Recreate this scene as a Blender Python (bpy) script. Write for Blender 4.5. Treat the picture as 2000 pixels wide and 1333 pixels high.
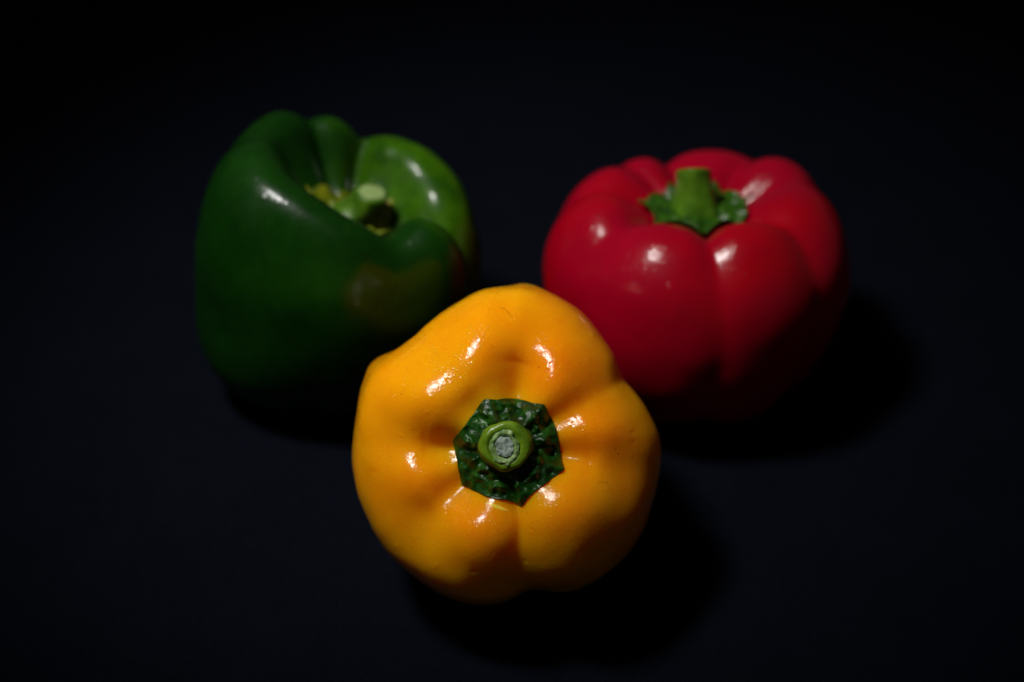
import bpy, math, random
import numpy as np
from mathutils import Vector, Matrix, noise
from mathutils.bvhtree import BVHTree

random.seed(4)
for o in list(bpy.data.objects):
    bpy.data.objects.remove(o)
S = bpy.context.scene
COL = S.collection
CM = 0.01

# ------------------------------------------------------------------ camera
PITCH = math.radians(40.0)
CAM_H = 38.6                                   # centimetres above the cloth
cam_d = bpy.data.cameras.new('camera')
cam = bpy.data.objects.new('camera', cam_d)
COL.objects.link(cam)
S.camera = cam
cam.location = (0, 0, CAM_H * CM)
cam.rotation_euler = (math.radians(90) - PITCH, 0, 0)
cam_d.lens = 60
cam_d.sensor_width = 36
cam_d.clip_start = 0.01
cam_d.clip_end = 50
cam_d.dof.use_dof = True
cam_d.dof.focus_distance = 0.457
cam_d.dof.aperture_fstop = 5.0
S.render.resolution_x = 1024
S.render.resolution_y = 682

# ------------------------------------------------------------------ world: a dark room
W = bpy.data.worlds.new('World')
S.world = W
W.use_nodes = True
bg = W.node_tree.nodes['Background']
bg.inputs[0].default_value = (1.0, 0.93, 0.86, 1)
bg.inputs[1].default_value = 0.031

# ------------------------------------------------------------------ the lamp
def lamp(name, loc, aim, power, size, cone, blend, col):
    ld = bpy.data.lights.new(name, 'SPOT')
    ld.energy = power
    ld.shadow_soft_size = size
    ld.spot_size = math.radians(cone)
    ld.spot_blend = blend
    ld.color = col
    lo = bpy.data.objects.new(name, ld)
    COL.objects.link(lo)
    lo.location = Vector(loc) * CM
    lo.rotation_euler = (Vector(aim) - Vector(loc)).to_track_quat('-Z', 'Y').to_euler()
    return lo
lamp('lamp', (-22.5, 33, 63), (0, 46.5, 0), 17.6, 0.052, 43, 1.0, (1.0, 0.97, 0.94))

S.view_settings.view_transform = 'Standard'
S.view_settings.look = 'None'
S.view_settings.exposure = 0
S.view_settings.gamma = 1
S.render.engine = 'CYCLES'

# ------------------------------------------------------------------ helpers
def link_mesh(name, V, F, mats, parent=None, smooth=True):
    me = bpy.data.meshes.new(name)
    me.from_pydata([tuple(v) for v in V], [], F)
    for m in mats:
        me.materials.append(m)
    if smooth:
        me.polygons.foreach_set('use_smooth', [True] * len(me.polygons))
    me.update()
    o = bpy.data.objects.new(name, me)
    COL.objects.link(o)
    if parent:
        o.parent = parent
    return o

def catmull(P, n):
    P = np.array(P, float)
    m = len(P)
    u = np.linspace(0, m - 1, n)
    i = np.minimum(u.astype(int), m - 2)
    f = (u - i)[:, None]
    ext = np.vstack([2 * P[0] - P[1], P, 2 * P[-1] - P[-2]])
    p0, p1, p2, p3 = ext[i], ext[i + 1], ext[i + 2], ext[i + 3]
    return 0.5 * ((2 * p1) + (-p0 + p2) * f + (2 * p0 - 5 * p1 + 4 * p2 - p3) * f ** 2 + (-p0 + 3 * p1 - 3 * p2 + p3) * f ** 3), u

def adiff(a, b):
    return (a - b + 180) % 360 - 180

def bspline(P, n):
    P = np.array(P, float)
    m = len(P)
    u = np.linspace(0, m - 1, n)
    i = np.minimum(u.astype(int), m - 2)
    f = (u - i)[:, None]
    ext = np.vstack([2 * P[0] - P[1], P, 2 * P[-1] - P[-2]])
    p0, p1, p2, p3 = ext[i], ext[i + 1], ext[i + 2], ext[i + 3]
    return ((1 - f) ** 3 * p0 + (3 * f ** 3 - 6 * f ** 2 + 4) * p1 + (-3 * f ** 3 + 3 * f ** 2 + 3 * f + 1) * p2 + f ** 3 * p3) / 6, u

def smooth_line(u, kn, val):
    y = np.interp(u, kn, val)
    k = np.hanning(2 * (len(u) // 14) + 1)
    k /= k.sum()
    h = len(k) // 2
    return np.convolve(np.r_[np.full(h, y[0]), y, np.full(h, y[-1])], k, 'valid')

def polar(points, ang, smooth=0):
    """radius at the angles ang (degrees) of a closed outline of (x, y)."""
    P = np.array(points, float)
    a = np.degrees(np.arctan2(P[:, 1], P[:, 0])) % 360
    r = np.hypot(P[:, 0], P[:, 1])
    o = np.argsort(a)
    a, r = a[o], r[o]
    R = np.interp(ang % 360, np.r_[a - 360, a, a + 360], np.r_[r, r, r])
    if smooth:
        k = np.exp(-0.5 * (np.arange(-3 * smooth, 3 * smooth + 1) / smooth) ** 2)
        k /= k.sum()
        h = len(k) // 2
        R = np.convolve(np.r_[R[-h:], R, R[:h]], k, 'valid')
    return R

def grid_faces(nt, nu, poles=True):
    F = []
    for j in range(nu - 1):
        for i in range(nt):
            a = j * nt + i
            b = j * nt + (i + 1) % nt
            F.append((a, b, b + nt, a + nt))
    return F

def smoothstep(x, a, b):
    t = np.clip((x - a) / (b - a), 0, 1)
    return t * t * (3 - 2 * t)

def body(name, prof, h, Rfun, grooves, bumps, mat, parent, nt=560, nu=330, lump=(0.05, 0.5), seed=0, warp=None):
    """prof: (rho/R, z/h) from the middle of the stem hollow to the middle of the base.
    grooves: (angle, width, depth_top, depth_side, depth_base, edge); bumps: (angle, u, da, du, height)"""
    C, u = bspline(prof, nu)
    C[:, 0] /= C[:, 0].max()
    C[:, 1] /= C[:, 1].max()
    ang = np.arange(nt) * 360.0 / nt
    R = Rfun(ang)
    A = np.radians(ang)
    m = len(prof) - 1
    rho = C[:, 0][:, None] * R[None, :]
    X = rho * np.cos(A)[None, :]
    Y = rho * np.sin(A)[None, :]
    Z = np.repeat(C[:, 1][:, None] * h, nt, 1)
    P = np.stack([X, Y, Z], -1)
    # smooth outward normals from the profile alone
    dC = np.gradient(C, axis=0)
    nr = -dC[:, 1] * h
    nz = dC[:, 0] * R.mean()
    L = np.hypot(nr, nz) + 1e-9
    nr, nz = nr / L, nz / L
    N = np.stack([nr[:, None] * np.cos(A)[None, :], nr[:, None] * np.sin(A)[None, :], np.repeat(nz[:, None], nt, 1)], -1)
    D = np.zeros_like(X)
    kn = [0, 1, 2, 3, 4, 5, 6, 7, 8, 9, 10]
    for (ga, w, dt, ds, db, e) in grooves:
        dep = smooth_line(u, kn, [.7 * dt, .8 * dt, .95 * dt, dt, .65 * dt + .35 * ds, ds, ds, .5 * ds + .5 * db, db, .5 * db, 0])
        # a groove wanders a little on its way down
        cen = ga + 2.2 * np.sin(u * 1.1 + ga * .7) * smoothstep(u, 1, 4)
        da = np.abs(adiff(ang[None, :], cen[:, None]))
        V = np.exp(-(np.sqrt(da ** 2 + e ** 2) - e) / w)
        D -= dep[:, None] * V
    for (ba, bu, wa, wu, hh) in bumps:
        da = adiff(ang[None, :], ba)
        D += hh * np.exp(-(da / wa) ** 2 - ((u[:, None] - bu) / wu) ** 2)
    ns = Vector((seed * 7.3, seed * 3.1, seed * 5.7))
    # low, lazy unevenness of the skin (sampled coarsely, then spread over the mesh)
    cj, ci = 66, 112
    uu = np.linspace(0, nu - 1, cj).astype(int)
    ii = (np.arange(ci) * nt / ci).astype(int)
    G = np.zeros((cj, ci))
    for a, j in enumerate(uu):
        for b, i in enumerate(ii):
            q = Vector(P[j, i])
            G[a, b] = lump[0] * noise.noise(q * lump[1] + ns) + .35 * lump[0] * noise.noise(q * lump[1] * 2.3 + ns)
    G = np.hstack([G, G[:, :1]])
    tmp = np.stack([np.interp(np.arange(nt), np.arange(ci + 1) * nt / ci, g) for g in G])
    full = np.stack([np.interp(np.arange(nu), uu, tmp[:, i]) for i in range(nt)], 1)
    for _ in range(2):
        full = (np.roll(full, 2, 1) + np.roll(full, -2, 1) + full) / 3
        full[2:-2] = (full[:-4] + full[4:] + full[2:-2]) / 3
    D *= smoothstep(C[:, 0], 0, .3)[:, None]
    D += full * smoothstep(C[:, 0], 0, .2)[:, None]
    P = P + N * D[..., None]
    if warp:
        P = warp(P)
    V = (P.reshape(-1, 3) * CM)
    F = grid_faces(nt, nu)
    # close the two poles
    V = np.vstack([V, V[:nt].mean(0), V[-nt:].mean(0)])
    t, b = len(V) - 2, len(V) - 1
    F += [((i + 1) % nt, i, t) for i in range(nt)]
    k = (nu - 1) * nt
    F += [(k + i, k + (i + 1) % nt, b) for i in range(nt)]
    F = [f[::-1] for f in F]
    return link_mesh(name, V, F, [mat], parent)

def calyx(outline, bod, zc, mat, parent, ridges, wr=0.10, wf=3.0, seed=1, nt=300, nr=90, curl=0.0, lift=0.03, thick=0.10, centre=(0, 0), r_in=0.6, hub=0.1, expo=1.4):
    """leafy star at the stem: outline is a list of (x, y) in cm in the pepper's frame."""
    me = bod.data
    bvh = BVHTree.FromPolygons([v.co for v in me.vertices], [p.vertices for p in me.polygons])
    ang = np.arange(nt) * 360.0 / nt
    O = polar([(x - centre[0], y - centre[1]) for x, y in outline], ang)
    ns = Vector((seed * 5.1, seed * 2.3, seed))
    V, F = [], []
    zr = []
    for i in range(nt):
        x = centre[0] + O[i] * math.cos(math.radians(ang[i]))
        y = centre[1] + O[i] * math.sin(math.radians(ang[i]))
        hit = bvh.ray_cast(Vector((x, y, 30)) * CM, Vector((0, 0, -1)))
        zr.append(hit[0].z / CM if hit[0] else zc)
    for j in range(nr):
        f = j / (nr - 1)
        for i in range(nt):
            a = math.radians(ang[i])
            r = O[i] * f
            x, y = centre[0] + r * math.cos(a), centre[1] + r * math.sin(a)
            z = zc + (zr[i] - zc) * f ** expo + lift
            z += hub * math.exp(-(r / r_in) ** 4)
            env = min(1, max(0, (r - r_in * .5) / (r_in * .6))) * (1 - .75 * f ** 6)
            q = Vector((x * wf, y * wf, 0)) + ns
            n1 = noise.noise(q)
            n2 = noise.noise(q * 2.1 + Vector((3, 1, 7)))
            rid = 1 - abs(noise.noise(q * .8 + Vector((9, 4, 2)))) * 2.2
            z += env * wr * (1.0 * n1 + .7 * n2 + .6 * rid - .3)
            for (ra, rw, rh) in ridges:
                da = (ang[i] - ra + 180) % 360 - 180
                z += env * rh * math.exp(-(da / rw) ** 2)
            z += curl * f ** 8
            if f > .3:                         # never dips into the flesh
                hit = bvh.ray_cast(Vector((x, y, 30)) * CM, Vector((0, 0, -1)))
                if hit[0]:
                    over = z - (hit[0].z / CM + .05)
                    if over < 0:
                        z -= over * .9
            V.append((x, y, z))
    # rolled edge and underside
    for k, (g, dz) in enumerate(((1.012, -.35), (1.0, -.8), (.97, -1.1), (.90, -1.3))):
        for i in range(nt):
            a = math.radians(ang[i])
            r = O[i] * g
            V.append((centre[0] + r * math.cos(a), centre[1] + r * math.sin(a), V[(nr - 1) * nt + i][2] + dz * thick))
    F = grid_faces(nt, nr + 4)
    V = np.array(V) * CM
    return link_mesh('calyx', V, F, [mat], parent)

def tube(name, rings, mat, parent, nt=72, seed=0, wob=0.03, rib=0.0, nrib=5, amp=0.0, freq=4, slant=0.0, z0=0.0, z1=1.0):
    """rings: (x, y, z, rx, ry) in cm; cross-sections in the xy plane of the pepper."""
    R, _ = catmull(rings, max(60, 12 * len(rings)))
    V = []
    for j, (x, y, z, rx, ry) in enumerate(R):
        for i in range(nt):
            a = 2 * math.pi * i / nt
            q = Vector((math.cos(a) * 1.3, math.sin(a) * 1.3, z * .6 + seed * 4))
            m = 1 + wob * 2 * noise.noise(q) + rib * math.cos(nrib * a + seed)
            px, py, pz = x + max(rx, 0) * m * math.cos(a), y + max(ry, 0) * m * math.sin(a), z
            if slant:
                pz -= slant * (py - y) * min(1, max(0, (z - z0) / (z1 - z0)))
            if amp:
                n = noise.noise(Vector((px, py, pz)) * freq + Vector((seed, 0, 0)))
                px += amp * n * math.cos(a); py += amp * n * math.sin(a); pz += amp * .7 * n
            V.append((px, py, pz))
    V = np.array(V) * CM
    V = np.vstack([V, V[-nt:].mean(0)])
    F = grid_faces(nt, len(R))
    k = (len(R) - 1) * nt
    F += [(k + i, k + (i + 1) % nt, len(V) - 1) for i in range(nt)]
    return link_mesh(name, V, F, [mat], parent)

# ------------------------------------------------------------------ materials
def new_mat(name):
    m = bpy.data.materials.new(name)
    m.use_nodes = True
    nt = m.node_tree
    return m, nt, nt.nodes['Principled BSDF']

class NG:
    def __init__(s, nt):
        s.nt = nt
        tc = nt.nodes.new('ShaderNodeTexCoord')
        s.co = tc.outputs['Object']
    def n(s, kind, **kw):
        x = s.nt.nodes.new(kind)
        for k, v in kw.items():
            setattr(x, k, v)
        return x
    def l(s, a, b):
        s.nt.links.new(a, b)
    def noise(s, scale, detail=2, rough=.5, vec=None, dist=0):
        x = s.n('ShaderNodeTexNoise')
        x.inputs['Scale'].default_value = scale
        x.inputs['Detail'].default_value = detail
        x.inputs['Roughness'].default_value = rough
        x.inputs['Distortion'].default_value = dist
        s.l(vec or s.co, x.inputs['Vector'])
        return x.outputs['Fac']
    def voro(s, scale, feature='F1', vec=None, rnd=1.0):
        x = s.n('ShaderNodeTexVoronoi', feature=feature)
        x.inputs['Scale'].default_value = scale
        x.inputs['Randomness'].default_value = rnd
        s.l(vec or s.co, x.inputs['Vector'])
        return x
    def ramp(s, fac, pts):
        x = s.n('ShaderNodeValToRGB')
        el = x.color_ramp.elements
        while len(el) < len(pts):
            el.new(.5)
        for e, (p, c) in zip(el, pts):
            e.position = p
            e.color = (*c, 1) if len(c) == 3 else c
        s.l(fac, x.inputs['Fac'])
        return x.outputs['Color']
    def mapr(s, v, a, b, c, d):
        x = s.n('ShaderNodeMapRange')
        for k, q in zip(('From Min', 'From Max', 'To Min', 'To Max'), (a, b, c, d)):
            x.inputs[k].default_value = q
        s.l(v, x.inputs['Value'])
        return x.outputs['Result']
    def math(s, op, a, b):
        x = s.n('ShaderNodeMath', operation=op)
        for i, q in enumerate((a, b)):
            if isinstance(q, (int, float)):
                x.inputs[i].default_value = q
            else:
                s.l(q, x.inputs[i])
        return x.outputs[0]
    def mix(s, f, a, b, blend='MIX'):
        x = s.n('ShaderNodeMix', data_type='RGBA', blend_type=blend)
        for i, q in ((0, f), (6, a), (7, b)):
            if isinstance(q, (int, float)):
                x.inputs[i].default_value = q
            elif isinstance(q, tuple):
                x.inputs[i].default_value = (*q, 1)
            else:
                s.l(q, x.inputs[i])
        return x.outputs[2]
    def bump(s, hgt, strength, dist, nrm=None):
        x = s.n('ShaderNodeBump')
        x.inputs['Strength'].default_value = strength
        x.inputs['Distance'].default_value = dist
        s.l(hgt, x.inputs['Height'])
        if nrm:
            s.l(nrm, x.inputs['Normal'])
        return x.outputs['Normal']

def skin_material(name, c_main, c_warm, c_pale, sss=(1, .35, .06), sss_w=.5, sss_s=.004, rough=.24, spec=.06, pit=.7, coat=.5, marks=False, speck=True, haze=0.0, seed=0):
    m, nt, b = new_mat(name)
    g = NG(nt)
    mp = g.n('ShaderNodeMapping')
    mp.inputs['Location'].default_value = (seed * .37, seed * .11, seed * .53)
    g.l(g.co, mp.inputs['Vector'])
    v = mp.outputs['Vector']
    big = g.noise(26, 3, .5, v)
    col = g.ramp(big, [(.30, c_warm), (.52, c_main), (.74, c_pale)])
    # fine fibres and dots under the skin
    fine = g.noise(420, 3, .6, v)
    col = g.mix(g.mapr(fine, .3, .75, 0, .22), col, c_pale)
    fl = g.voro(760, vec=v)
    fm = g.math('MULTIPLY', g.mapr(fl.outputs['Distance'], .10, .22, 1, 0), g.mapr(g.noise(110, 2, .5, v), .45, .6, 0, .45))
    col = g.mix(fm, col, tuple(min(1, x * 1.25) for x in c_pale))
    if speck:
        vo = g.voro(330, vec=v)
        dots = g.mapr(vo.outputs['Distance'], .055, .10, 1, 0)
        sel = g.mapr(g.noise(60, 2, .5, v), .56, .62, 0, 1)
        col = g.mix(g.math('MULTIPLY', g.math('MULTIPLY', dots, sel), .75), col, tuple(x * .18 for x in c_warm))
    if marks:
        sp = g.n('ShaderNodeSeparateXYZ')
        g.l(g.co, sp.inputs[0])
        X, Y, Z = sp.outputs
        top = g.mapr(Z, .05, .055, 0, 1)
        def local(cx, cy, ang):
            x = g.math('SUBTRACT', X, cx); y = g.math('SUBTRACT', Y, cy)
            c, s_ = math.cos(ang), math.sin(ang)
            return (g.math('ADD', g.math('MULTIPLY', x, c), g.math('MULTIPLY', y, s_)),
                    g.math('SUBTRACT', g.math('MULTIPLY', y, c), g.math('MULTIPLY', x, s_)))
        # a healed scratch below the calyx
        a, c = local(-.0026, -.0158, math.radians(-20))
        d = g.math('ADD', g.math('POWER', g.math('DIVIDE', a, .0033), 2), g.math('POWER', g.math('DIVIDE', c, .0005), 2))
        col = g.mix(g.math('MULTIPLY', g.mapr(d, .5, 1.2, .8, 0), top), col, (.95, .62, .06))
        # fine broken scar lines on the upper lobe and left flank
        for (cx, cy, R, w) in ((-.0026, .0345, .0040, .00016), (.0012, .0392, .0052, .00013), (-.0345, -.004, .0030, .00014), (.026, -.012, .0026, .00012)):
            a, c = local(cx, cy, 0)
            rr = g.math('SQRT', g.math('ADD', g.math('MULTIPLY', a, a), g.math('MULTIPLY', c, c)), 0)
            rr = g.math('ADD', rr, g.mapr(g.noise(500, 3, .6), 0, 1, -.0008, .0008))
            dd = g.math('ABSOLUTE', g.math('SUBTRACT', rr, R), 0)
            line = g.mapr(dd, w * .4, w * 1.6, 1, 0)
            brk = g.mapr(g.noise(330, 3, .6), .5, .6, 0, 1)
            upper = g.mapr(c, -.0005, .0015, 0, 1)
            col = g.mix(g.math('MULTIPLY', g.math('MULTIPLY', line, brk), g.math('MULTIPLY', upper, .4)), col, (.20, .05, .002))
    g.l(col, b.inputs['Base Color'])
    b.inputs['Subsurface Weight'].default_value = sss_w
    b.inputs['Subsurface Radius'].default_value = sss
    b.inputs['Subsurface Scale'].default_value = sss_s
    b.inputs['Specular IOR Level'].default_value = spec
    r = g.mapr(g.noise(55, 4, .6, v), .3, .7, rough - .05, rough + .07 + haze)
    g.l(r, b.inputs['Roughness'])
    b.inputs['Coat Weight'].default_value = coat
    b.inputs['Coat Roughness'].default_value = .13
    # skin relief: pores, a fine grain and broad dents
    vp = g.voro(800, 'F1', v)
    pim = g.mapr(vp.outputs['Distance'], .0, .42, 1, 0)
    pim = g.math('MULTIPLY', pim, pim)
    n1 = g.bump(pim, pit, .00012)
    n2 = g.bump(g.noise(1500, 2, .6, v), pit * .8, .00006, n1)
    n3 = g.bump(g.noise(90, 2, .5, v), .25, .0003, n2)
    g.l(n3, b.inputs['Normal'])
    c0 = g.bump(g.noise(2200, 1, .5, v), pit, .00010)
    c1 = g.bump(g.math('MULTIPLY', pim, g.mapr(g.noise(140, 2, .5, v), .35, .6, .1, 1)), pit * 1.4, .00022, c0)
    c2 = g.bump(g.noise(90, 2, .5, v), .2, .0003, c1)
    g.l(c2, b.inputs['Coat Normal'])
    return m

mat_yellow = skin_material('yellow_pepper_skin', (.80, .300, .001), (.77, .205, .001), (.84, .40, .002), sss=(1, .38, .02), sss_w=.85, sss_s=.013, marks=True, seed=1)
mat_red = skin_material('red_pepper_skin', (.26, .0001, .010), (.31, .0001, .004), (.29, .0002, .013), sss=(1, .05, .10), sss_w=.3, sss_s=.003, rough=.33, pit=.45, coat=.55, speck=False, seed=2)

def green_skin():
    m, nt, b = new_mat('green_pepper_skin')
    g = NG(nt)
    big = g.noise(30, 4, .55)
    col = g.ramp(big, [(.3, (.0012, .015, .0006)), (.55, (.0022, .024, .0008)), (.78, (.006, .040, .0008))])
    sp = g.n('ShaderNodeSeparateXYZ')
    g.l(g.co, sp.inputs[0])
    fine = g.noise(300, 3, .6)
    col = g.mix(g.mapr(fine, .35, .75, 0, .25), col, (.007, .045, .001))
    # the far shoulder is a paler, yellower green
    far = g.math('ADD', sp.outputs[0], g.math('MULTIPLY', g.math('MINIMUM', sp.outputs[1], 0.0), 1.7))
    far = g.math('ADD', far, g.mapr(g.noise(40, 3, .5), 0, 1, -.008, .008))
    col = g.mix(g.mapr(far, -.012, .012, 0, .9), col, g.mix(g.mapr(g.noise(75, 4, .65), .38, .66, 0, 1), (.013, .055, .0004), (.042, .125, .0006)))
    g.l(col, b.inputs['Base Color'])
    b.inputs['Subsurface Weight'].default_value = .2
    b.inputs['Subsurface Radius'].default_value = (.5, 1, .1)
    b.inputs['Subsurface Scale'].default_value = .003
    scuff = g.noise(48, 5, .65)
    g.l(g.mapr(scuff, .35, .7, .30, .52), b.inputs['Roughness'])
    b.inputs['Specular IOR Level'].default_value = .08
    b.inputs['Coat Weight'].default_value = .32
    g.l(g.mapr(scuff, .4, .65, .06, .30), b.inputs['Coat Roughness'])
    n1 = g.bump(g.noise(800, 2, .6), .5, .00012)
    n2 = g.bump(g.noise(150, 3, .5), .4, .0004, n1)
    g.l(n2, b.inputs['Normal'])
    g.l(n2, b.inputs['Coat Normal'])
    return m
mat_green = green_skin()

def leafy(name, dark, mid, light, rough=.28, bs=.6, coat=.3):
    m, nt, b = new_mat(name)
    g = NG(nt)
    col = g.ramp(g.noise(230, 4, .65), [(.28, dark), (.5, mid), (.76, light)])
    g.l(col, b.inputs['Base Color'])
    g.l(g.mapr(g.noise(300, 3, .6), .3, .7, rough - .08, rough + .15), b.inputs['Roughness'])
    b.inputs['Coat Weight'].default_value = coat
    b.inputs['Specular IOR Level'].default_value = .12
    b.inputs['Coat Roughness'].default_value = .2
    n1 = g.bump(g.noise(1100, 3, .65), bs, .0003)
    n2 = g.bump(g.noise(420, 2, .5), bs, .0006, n1)
    g.l(n2, b.inputs['Normal'])
    g.l(n2, b.inputs['Coat Normal'])
    b.inputs['Subsurface Weight'].default_value = .1
    b.inputs['Subsurface Radius'].default_value = (.3, 1, .1)
    b.inputs['Subsurface Scale'].default_value = .0015
    return m
mat_calyx_dark = leafy('dark_calyx', (.0015, .014, .0015), (.005, .038, .003), (.022, .105, .006), .34, .7, .35)
mat_calyx = leafy('calyx', (.006, .028, .002), (.018, .07, .003), (.055, .14, .006), .3)
mat_calyx_ripe = leafy('browning_calyx', (.06, .08, .002), (.11, .15, .004), (.24, .20, .006), .4)
mat_stem = leafy('stem', (.05, .12, .004), (.10, .19, .006), (.16, .26, .012), .38, .35)
mat_stem_dark = leafy('deep_green_stem', (.035, .10, .004), (.055, .14, .006), (.09, .19, .01), .36, .35)
mat_stem_sunk = leafy('sunken_stem', (.015, .055, .002), (.035, .095, .003), (.075, .15, .006), .36, .4)
mat_cork_ring = leafy('corky_rim', (.04, .09, .02), (.16, .27, .08), (.40, .50, .26), .6, 1.0)

def cut_face(name, a, b_, c):
    m, nt, b = new_mat(name)
    g = NG(nt)
    col = g.ramp(g.noise(500, 5, .7), [(.3, a), (.5, b_), (.72, c)])
    g.l(col, b.inputs['Base Color'])
    b.inputs['Roughness'].default_value = .65
    n1 = g.bump(g.noise(700, 5, .7), .9, .0006)
    g.l(n1, b.inputs['Normal'])
    return m
mat_cut_grey = cut_face('dried_stem_cut', (.10, .14, .10), (.26, .33, .28), (.50, .58, .50))
mat_cut_pale = cut_face('fresh_stem_cut', (.14, .22, .06), (.20, .29, .09), (.27, .36, .12))

def cloth_material():
    m, nt, b = new_mat('black_cloth')
    g = NG(nt)
    w1 = g.n('ShaderNodeTexWave', wave_type='BANDS', bands_direction='X')
    w1.inputs['Scale'].default_value = 260; w1.inputs['Distortion'].default_value = 1.5
    w2 = g.n('ShaderNodeTexWave', wave_type='BANDS', bands_direction='Y')
    w2.inputs['Scale'].default_value = 260; w2.inputs['Distortion'].default_value = 1.5
    g.l(g.co, w1.inputs['Vector']); g.l(g.co, w2.inputs['Vector'])
    weave = g.math('ADD', w1.outputs['Fac'], w2.outputs['Fac'])
    col = g.ramp(g.noise(34, 6, .7), [(.3, (.0012, .0018, .0040)), (.7, (.0022, .0029, .0060))])
    col = g.mix(g.mapr(g.noise(1300, 3, .7), .35, .7, 0, .6), col, (.0044, .0056, .0100))
    g.l(col, b.inputs['Base Color'])
    b.inputs['Roughness'].default_value = .95
    b.inputs['Specular IOR Level'].default_value = 0.03
    n1 = g.bump(weave, .5, .0002)
    g.l(n1, b.inputs['Normal'])
    return m

# ------------------------------------------------------------------ the cloth they stand on
def cloth():
    n = 220
    half = 1.1
    V, F = [], []
    xs = np.linspace(-half, half, n)
    for j in range(n):
        for i in range(n):
            x, y = xs[i], xs[j] + .55
            d = math.hypot(x, y - .41)
            k = min(1, max(0, (d - .14) / .3))
            z = k * .004 * noise.noise(Vector((x * 6, y * 6, 1.3))) + .0003 * noise.noise(Vector((x * 40, y * 40, 0)))
            V.append((x, y, z - .0004))
    for j in range(n - 1):
        for i in range(n - 1):
            a = j * n + i
            F.append((a, a + 1, a + n + 1, a + n))
    o = link_mesh('cloth', V, F, [cloth_material()])
    o['kind'] = 'structure'
    return o
cloth()

def thing(name, label, cat):
    o = bpy.data.objects.new(name, None)
    o.empty_display_size = .02
    COL.objects.link(o)
    o['label'] = label
    o['category'] = cat
    o['group'] = 'bell peppers on the black cloth'
    return o

def settle(root, bod):
    """lower or raise a pepper until it touches the cloth."""
    M = root.matrix_basis
    zmin = min((M @ v.co).z for v in bod.data.vertices)
    root.location.z -= zmin + .0006

PROF = [(0, .74), (.20, .75), (.40, .87), (.61, .985), (.84, .92), (1.0, .70), (.985, .44), (.85, .18), (.58, .01), (.28, .07), (0, .13)]

def blisters(seed, n, a0, a1):
    # tiny raised dots and dimples in the skin that catch the lamp
    R = random.Random(seed)
    return [(R.uniform(a0, a1), R.uniform(2.6, 5.0), R.uniform(.7, 1.3), R.uniform(.05, .09), R.choice((-1, 1, 1)) * R.uniform(.008, .02)) for _ in range(n)]

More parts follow.
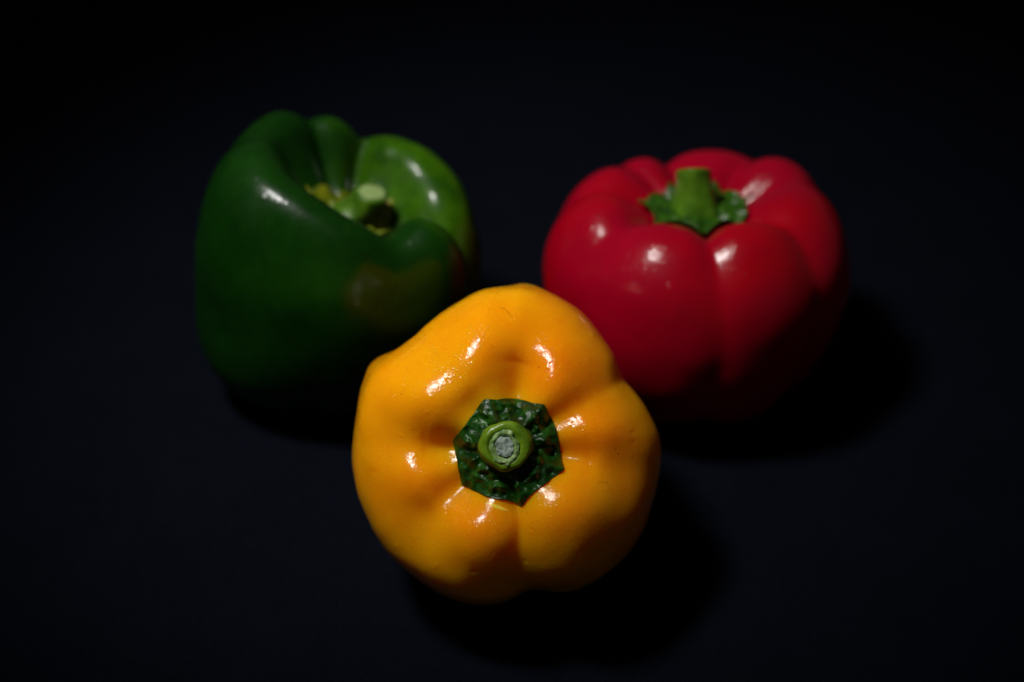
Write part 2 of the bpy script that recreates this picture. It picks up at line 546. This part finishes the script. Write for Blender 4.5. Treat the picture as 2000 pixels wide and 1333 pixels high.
# ------------------------------------------------------------------ yellow pepper, looking at the camera
def yellow():
    t = thing('bell_pepper', 'glossy yellow bell pepper in front, stem facing the camera, dark green wrinkled calyx', 'bell pepper')
    DW = 48.6
    k = .0003 * DW
    cx, cy = 990, 870
    sil = [(1018,553),(1049,559),(1089,576),(1138,609),(1175,652),(1204,695),(1218,741),(1241,768),(1270,807),(1287,843),(1294,886),(1287,942),
           (990,558),(940,566),(891,592),(845,630),(815,657),(785,676),(749,697),(719,722),(701,760),(691,810),(686,860),
           (686,915),(696,958),(723,1021),(759,1084),(792,1117),(838,1153),(891,1176),(944,1182),(990,1173),(1023,1156),(1046,1152),(1089,1157),(1129,1151),(1168,1133),(1214,1094),(1251,1047),(1274,985)]
    pts = [((x - cx) * k, (cy - y) * k) for x, y in sil]
    Rf = lambda ang: 1.006 * polar(pts, ang, 3)
    #   angle width top side base edge
    gr = [(79, 17, .92, .04, .3, 9), (30, 15, .66, .0, .2, 9), (-9, 17, .80, .04, .2, 9), (-81, 10, .46, .0, .3, 2.4),
          (-139, 18, .90, .04, .2, 10), (180, 18, .92, .04, .2, 9), (128, 13, .22, .0, .2, 8)]
    prof = [(0, .92), (.20, .925), (.34, .955), (.52, .985), (.75, .92), (.94, .74), (1.0, .50), (.91, .24), (.60, .01), (.28, .07), (0, .13)]
    bumps = [(128, 1.9, 26, .8, -.16), (105, 3.7, 24, 1.0, .10), (-43, 2.8, 24, 1.1, .24), (-110, 2.8, 19, 1.0, .24), (54, 2.9, 17, 1.3, .09), (10, 2.9, 15, 1.3, .09), (-160, 2.9, 16, 1.3, .09), (155, 2.9, 17, 1.3, .06),
             (147, 6.6, 8, .5, .28), (112, 6.6, 12, .5, .22), (84, 6.6, 8, .5, .24)]
    b = body('body', prof, 7.8, Rf, gr, bumps + blisters(5, 40, 0, 360), mat_yellow, t, nt=720, nu=400, lump=(.10, .55), seed=1)
    k2 = .0003 * 45.3
    ol = [(945.6,781),(970,782),(994,779),(1020,782),(1042,789),(1063.6,791),(1072,808),(1083,828),(1092,859),(1096,880),(1099,902),(1103.6,919),(1080,935),(1060,950),(1045,961),(1030,975),(1018.7,993),
          (1003,983),(986.5,978),(959,975),(935,966),(914,957),(900.7,952),(896,930),(891,902),(886,880),(882,863),(895,848),(908.5,832),(926,808)]
    ox, oy = 990, 876
    out = [((x - ox) * k2, (oy - y) * k2) for x, y in ol]
    ridges = [(114, 10, .12), (49, 10, .12), (172, 9, .13), (-20, 9, .12), (-76, 9, .12), (-139, 9, .1), (15, 9, .08), (85, 8, .08), (-165, 8, .1)]
    calyx(out, b, 7.50, mat_calyx_dark, t, ridges, wr=.18, wf=2.7, seed=3, nt=420, nr=130, r_in=.72, hub=.12, lift=.07, thick=.10)
    st = tube('stem', [(0, 0, 7.05, .80, .80), (0, .01, 7.250, .76, .76), (-.01, .02, 7.450, .73, .72), (-.02, .04, 7.650, .70, .69), (-.03, .06, 7.870, .69, .69),
                       (-.03, .07, 8.010, .62, .63), (-.05, .06, 8.050, .50, .52), (-.06, .03, 7.990, .40, .44), (-.06, .03, 7.910, .30, .34)], mat_stem, t, seed=2, wob=.05, amp=.03, freq=3)
    tube('cut_rim', [(-.07, .0, 7.830, .40, .50), (-.07, .0, 8.010, .385, .47), (-.07, .01, 8.090, .33, .40), (-.07, .02, 8.070, .27, .32), (-.06, .03, 7.990, .2, .24)], mat_cork_ring, st, seed=5, wob=.10, amp=.05, freq=9)
    tube('cut_face', [(-.05, .03, 7.880, .26, .30), (-.05, .03, 8.060, .245, .28), (-.05, .03, 8.100, .19, .21), (-.05, .03, 8.095, .09, .1), (-.05, .03, 8.090, .02, .02)], mat_cut_grey, st, seed=6, wob=.10, amp=.035, freq=10)
    # pose: the stem end looks a little below the lens
    def ray(px, py, D):
        x = (px - 1000) * .0003 * D
        v = (666.5 - py) * .0003 * D
        return Vector((x, D * math.cos(PITCH) + v * math.sin(PITCH), CAM_H - D * math.sin(PITCH) + v * math.cos(PITCH)))
    Q = ray(cx, cy, DW)
    ax = (Vector((0, 0, CAM_H)) - Q).normalized()
    right = Vector((1, 0, 0))
    right = (right - ax * right.dot(ax)).normalized()
    up = ax.cross(right)
    M = Matrix((right, up, ax)).transposed()
    M = Matrix.Rotation(math.radians(1.5), 3, 'X') @ M
    base = Q - (M @ Vector((0, 0, 7.8 * .62)))
    t.matrix_basis = Matrix.Translation(base * CM) @ M.to_4x4()
    zmin = min((t.matrix_basis @ v.co).z for v in b.data.vertices)
    print('yellow lowest point above the cloth (cm)', zmin / CM, 'base', base)
    return t
yellow()

# ------------------------------------------------------------------ red pepper, standing upright
def red():
    t = thing('bell_pepper', 'upright red bell pepper with many ribs and a short thick green stem', 'bell pepper')
    gr_a = [-87, -36, 16, 53, 103, 133, 168, 211]
    def Rf(ang):
        r = 4.98 + .10 * np.cos(np.radians(2 * (ang - 10)))
        return r
    gr = [(-87, 10, .52, .23, .4, 3), (-38, 11, .58, .28, .4, 3.5), (16, 11, .50, .30, .4, 4), (53, 10, .50, .28, .4, 4), (103, 9, .75, .34, .4, 3.5),
          (133, 9, .36, .2, .3, 4), (168, 11, .50, .26, .4, 4), (213, 11, .52, .22, .4, 4)]
    prof = [(0, .83), (.20, .84), (.34, .905), (.54, .985), (.78, .925), (.97, .73), (.97, .48), (.83, .22), (.59, .01), (.28, .07), (0, .13)]
    b = body('body', prof, 7.85, Rf, gr, [(30, 3.8, 26, 1.4, .26), (78, 3.6, 18, 1.2, -.1), (150, 3.4, 30, 1.2, .12)] + blisters(21, 34, 110, 275), mat_red, t, lump=(.10, .4), seed=2)
    # six pointed calyx
    pts = []
    tips = [(-90, 1.85), (-28, 1.72), (8, 1.85), (62, 1.6), (118, 1.6), (172, 1.88), (214, 1.7)]
    for i, (a, r) in enumerate(tips):
        a2, r2 = tips[(i + 1) % len(tips)]
        if a2 < a: a2 += 360
        for f in (0, .2, .5, .8):
            aa = a + (a2 - a) * f
            rr = r + (r2 - r) * f - .30 * (math.sin(math.pi * f) ** .7)
            pts.append((rr * math.cos(math.radians(aa)), rr * math.sin(math.radians(aa))))
    calyx(pts, b, 6.82, mat_calyx, t, [(a, 10, .10) for a, r in tips], wr=.11, wf=2.2, seed=8, r_in=.8, hub=.15, lift=.12, curl=.16, thick=.12)
    st = tube('stem', [(0, 0, 6.330, 1.25, 1.15), (0, .02, 6.580, 1.0, .95), (-.02, .06, 7.150, .78, .76), (-.05, .12, 7.500, .64, .62), (-.08, .2, 7.850, .575, .56), (-.10, .28, 8.110, .58, .56),
                       (-.11, .32, 8.230, .56, .54), (-.11, .33, 8.250, .46, .44), (-.11, .33, 8.180, .38, .36)], mat_stem_dark, t, seed=4, wob=.06, rib=.03, nrib=5, amp=.05, freq=1.8, slant=.62, z0=7.0, z1=7.8)
    tube('cut_face', [(-.11, .32, 8.090, .42, .40), (-.11, .33, 8.190, .38, .36), (-.11, .33, 8.180, .2, .2), (-.11, .33, 8.160, .03, .03)], mat_cut_grey, st, seed=9, wob=.05, amp=.03, freq=6, slant=.62, z0=7.0, z1=7.8)
    t.location = (6.15 * CM, 43.5 * CM, 0)
    t.rotation_euler = (math.radians(-8), math.radians(-2), 0)
    settle(t, b)
    return t
red()

# ------------------------------------------------------------------ green pepper, leaning to the right
def green():
    t = thing('bell_pepper', 'dark green bell pepper leaning right, stem sunk deep between its tall shoulders', 'bell pepper')
    def Rf(ang):
        return 4.48 + .15 * np.cos(np.radians(2 * (ang + 20)))
    gr = [(-12, 10, 1.0, .50, .5, 3.5), (92, 10, .70, .4, .5, 4), (124, 9, .48, .3, .4, 4), (166, 11, .45, .2, .4, 6), (-64, 12, .28, .05, .3, 7), (-95, 10, .05, .0, .3, 6)]
    prof = [(0, .75), (.20, .76), (.36, .84), (.55, .975), (.80, .95), (.985, .74), (.995, .46), (.92, .20), (.66, .01), (.28, .07), (0, .13)]
    bumps = [(-105, 3.0, 40, 1.2, .25), (144, 3.4, 26, 1.2, .15), (108, 3.4, 16, 1.0, .1), (35, 3.9, 45, 1.5, .30), (-36, 3.4, 17, 1.3, .5), (185, 5.5, 40, 1.8, .3), (205, 7.4, 50, .9, .5), (73, 2.8, 9, .45, .07), (50, 3.0, 15, .5, .09)] + blisters(9, 20, 200, 320)
    def lean(P):
        # sides stay steep while the crown slopes down to the right
        P = P.copy()
        P[..., 2] -= .225 * P[..., 0] * smoothstep(P[..., 2], 2.5, 7.5)
        return P
    b = body('body', prof, 8.15, Rf, gr, bumps, mat_green, t, lump=(.12, .4), seed=5, warp=lean)
    pts = []
    for a, r in [(-90, 1.2), (-60, 1.1), (-30, 1.45), (0, 1.15), (30, 1.4), (60, 1.1), (90, 1.3), (120, 1.1), (150, 1.35), (180, 1.6), (215, 1.15), (240, 1.3)]:
        pts.append((r * math.cos(math.radians(a)), r * math.sin(math.radians(a))))
    calyx(pts, b, 6.15, mat_calyx_ripe, t, [(180, 14, .2), (30, 12, .1), (-30, 12, .1)], wr=.12, wf=2.0, seed=11, r_in=.7, hub=.15, lift=.10, curl=.15, thick=.12)
    st = tube('stem', [(-.75, 0, 5.3, 1.0, .95), (-.65, 0, 5.7, .85, .80), (-.45, 0, 6.2, .70, .66), (-.15, 0, 6.7, .60, .56), (.25, .1, 7.080, .54, .50), (.45, .15, 7.430, .54, .50), (.48, .15, 7.500, .50, .46), (.48, .15, 7.510, .42, .40)], mat_stem_sunk, t, seed=7, wob=.05)
    tube('cut_face', [(.46, .15, 7.410, .44, .40), (.48, .15, 7.530, .42, .38), (.48, .15, 7.560, .28, .25), (.48, .15, 7.570, .03, .03)], mat_cut_pale, st, seed=3, wob=.05)
    t.rotation_euler = (math.radians(0), math.radians(11), 0)
    t.location = (-6.35 * CM, 44.4 * CM, 0)
    settle(t, b)
    return t
green()
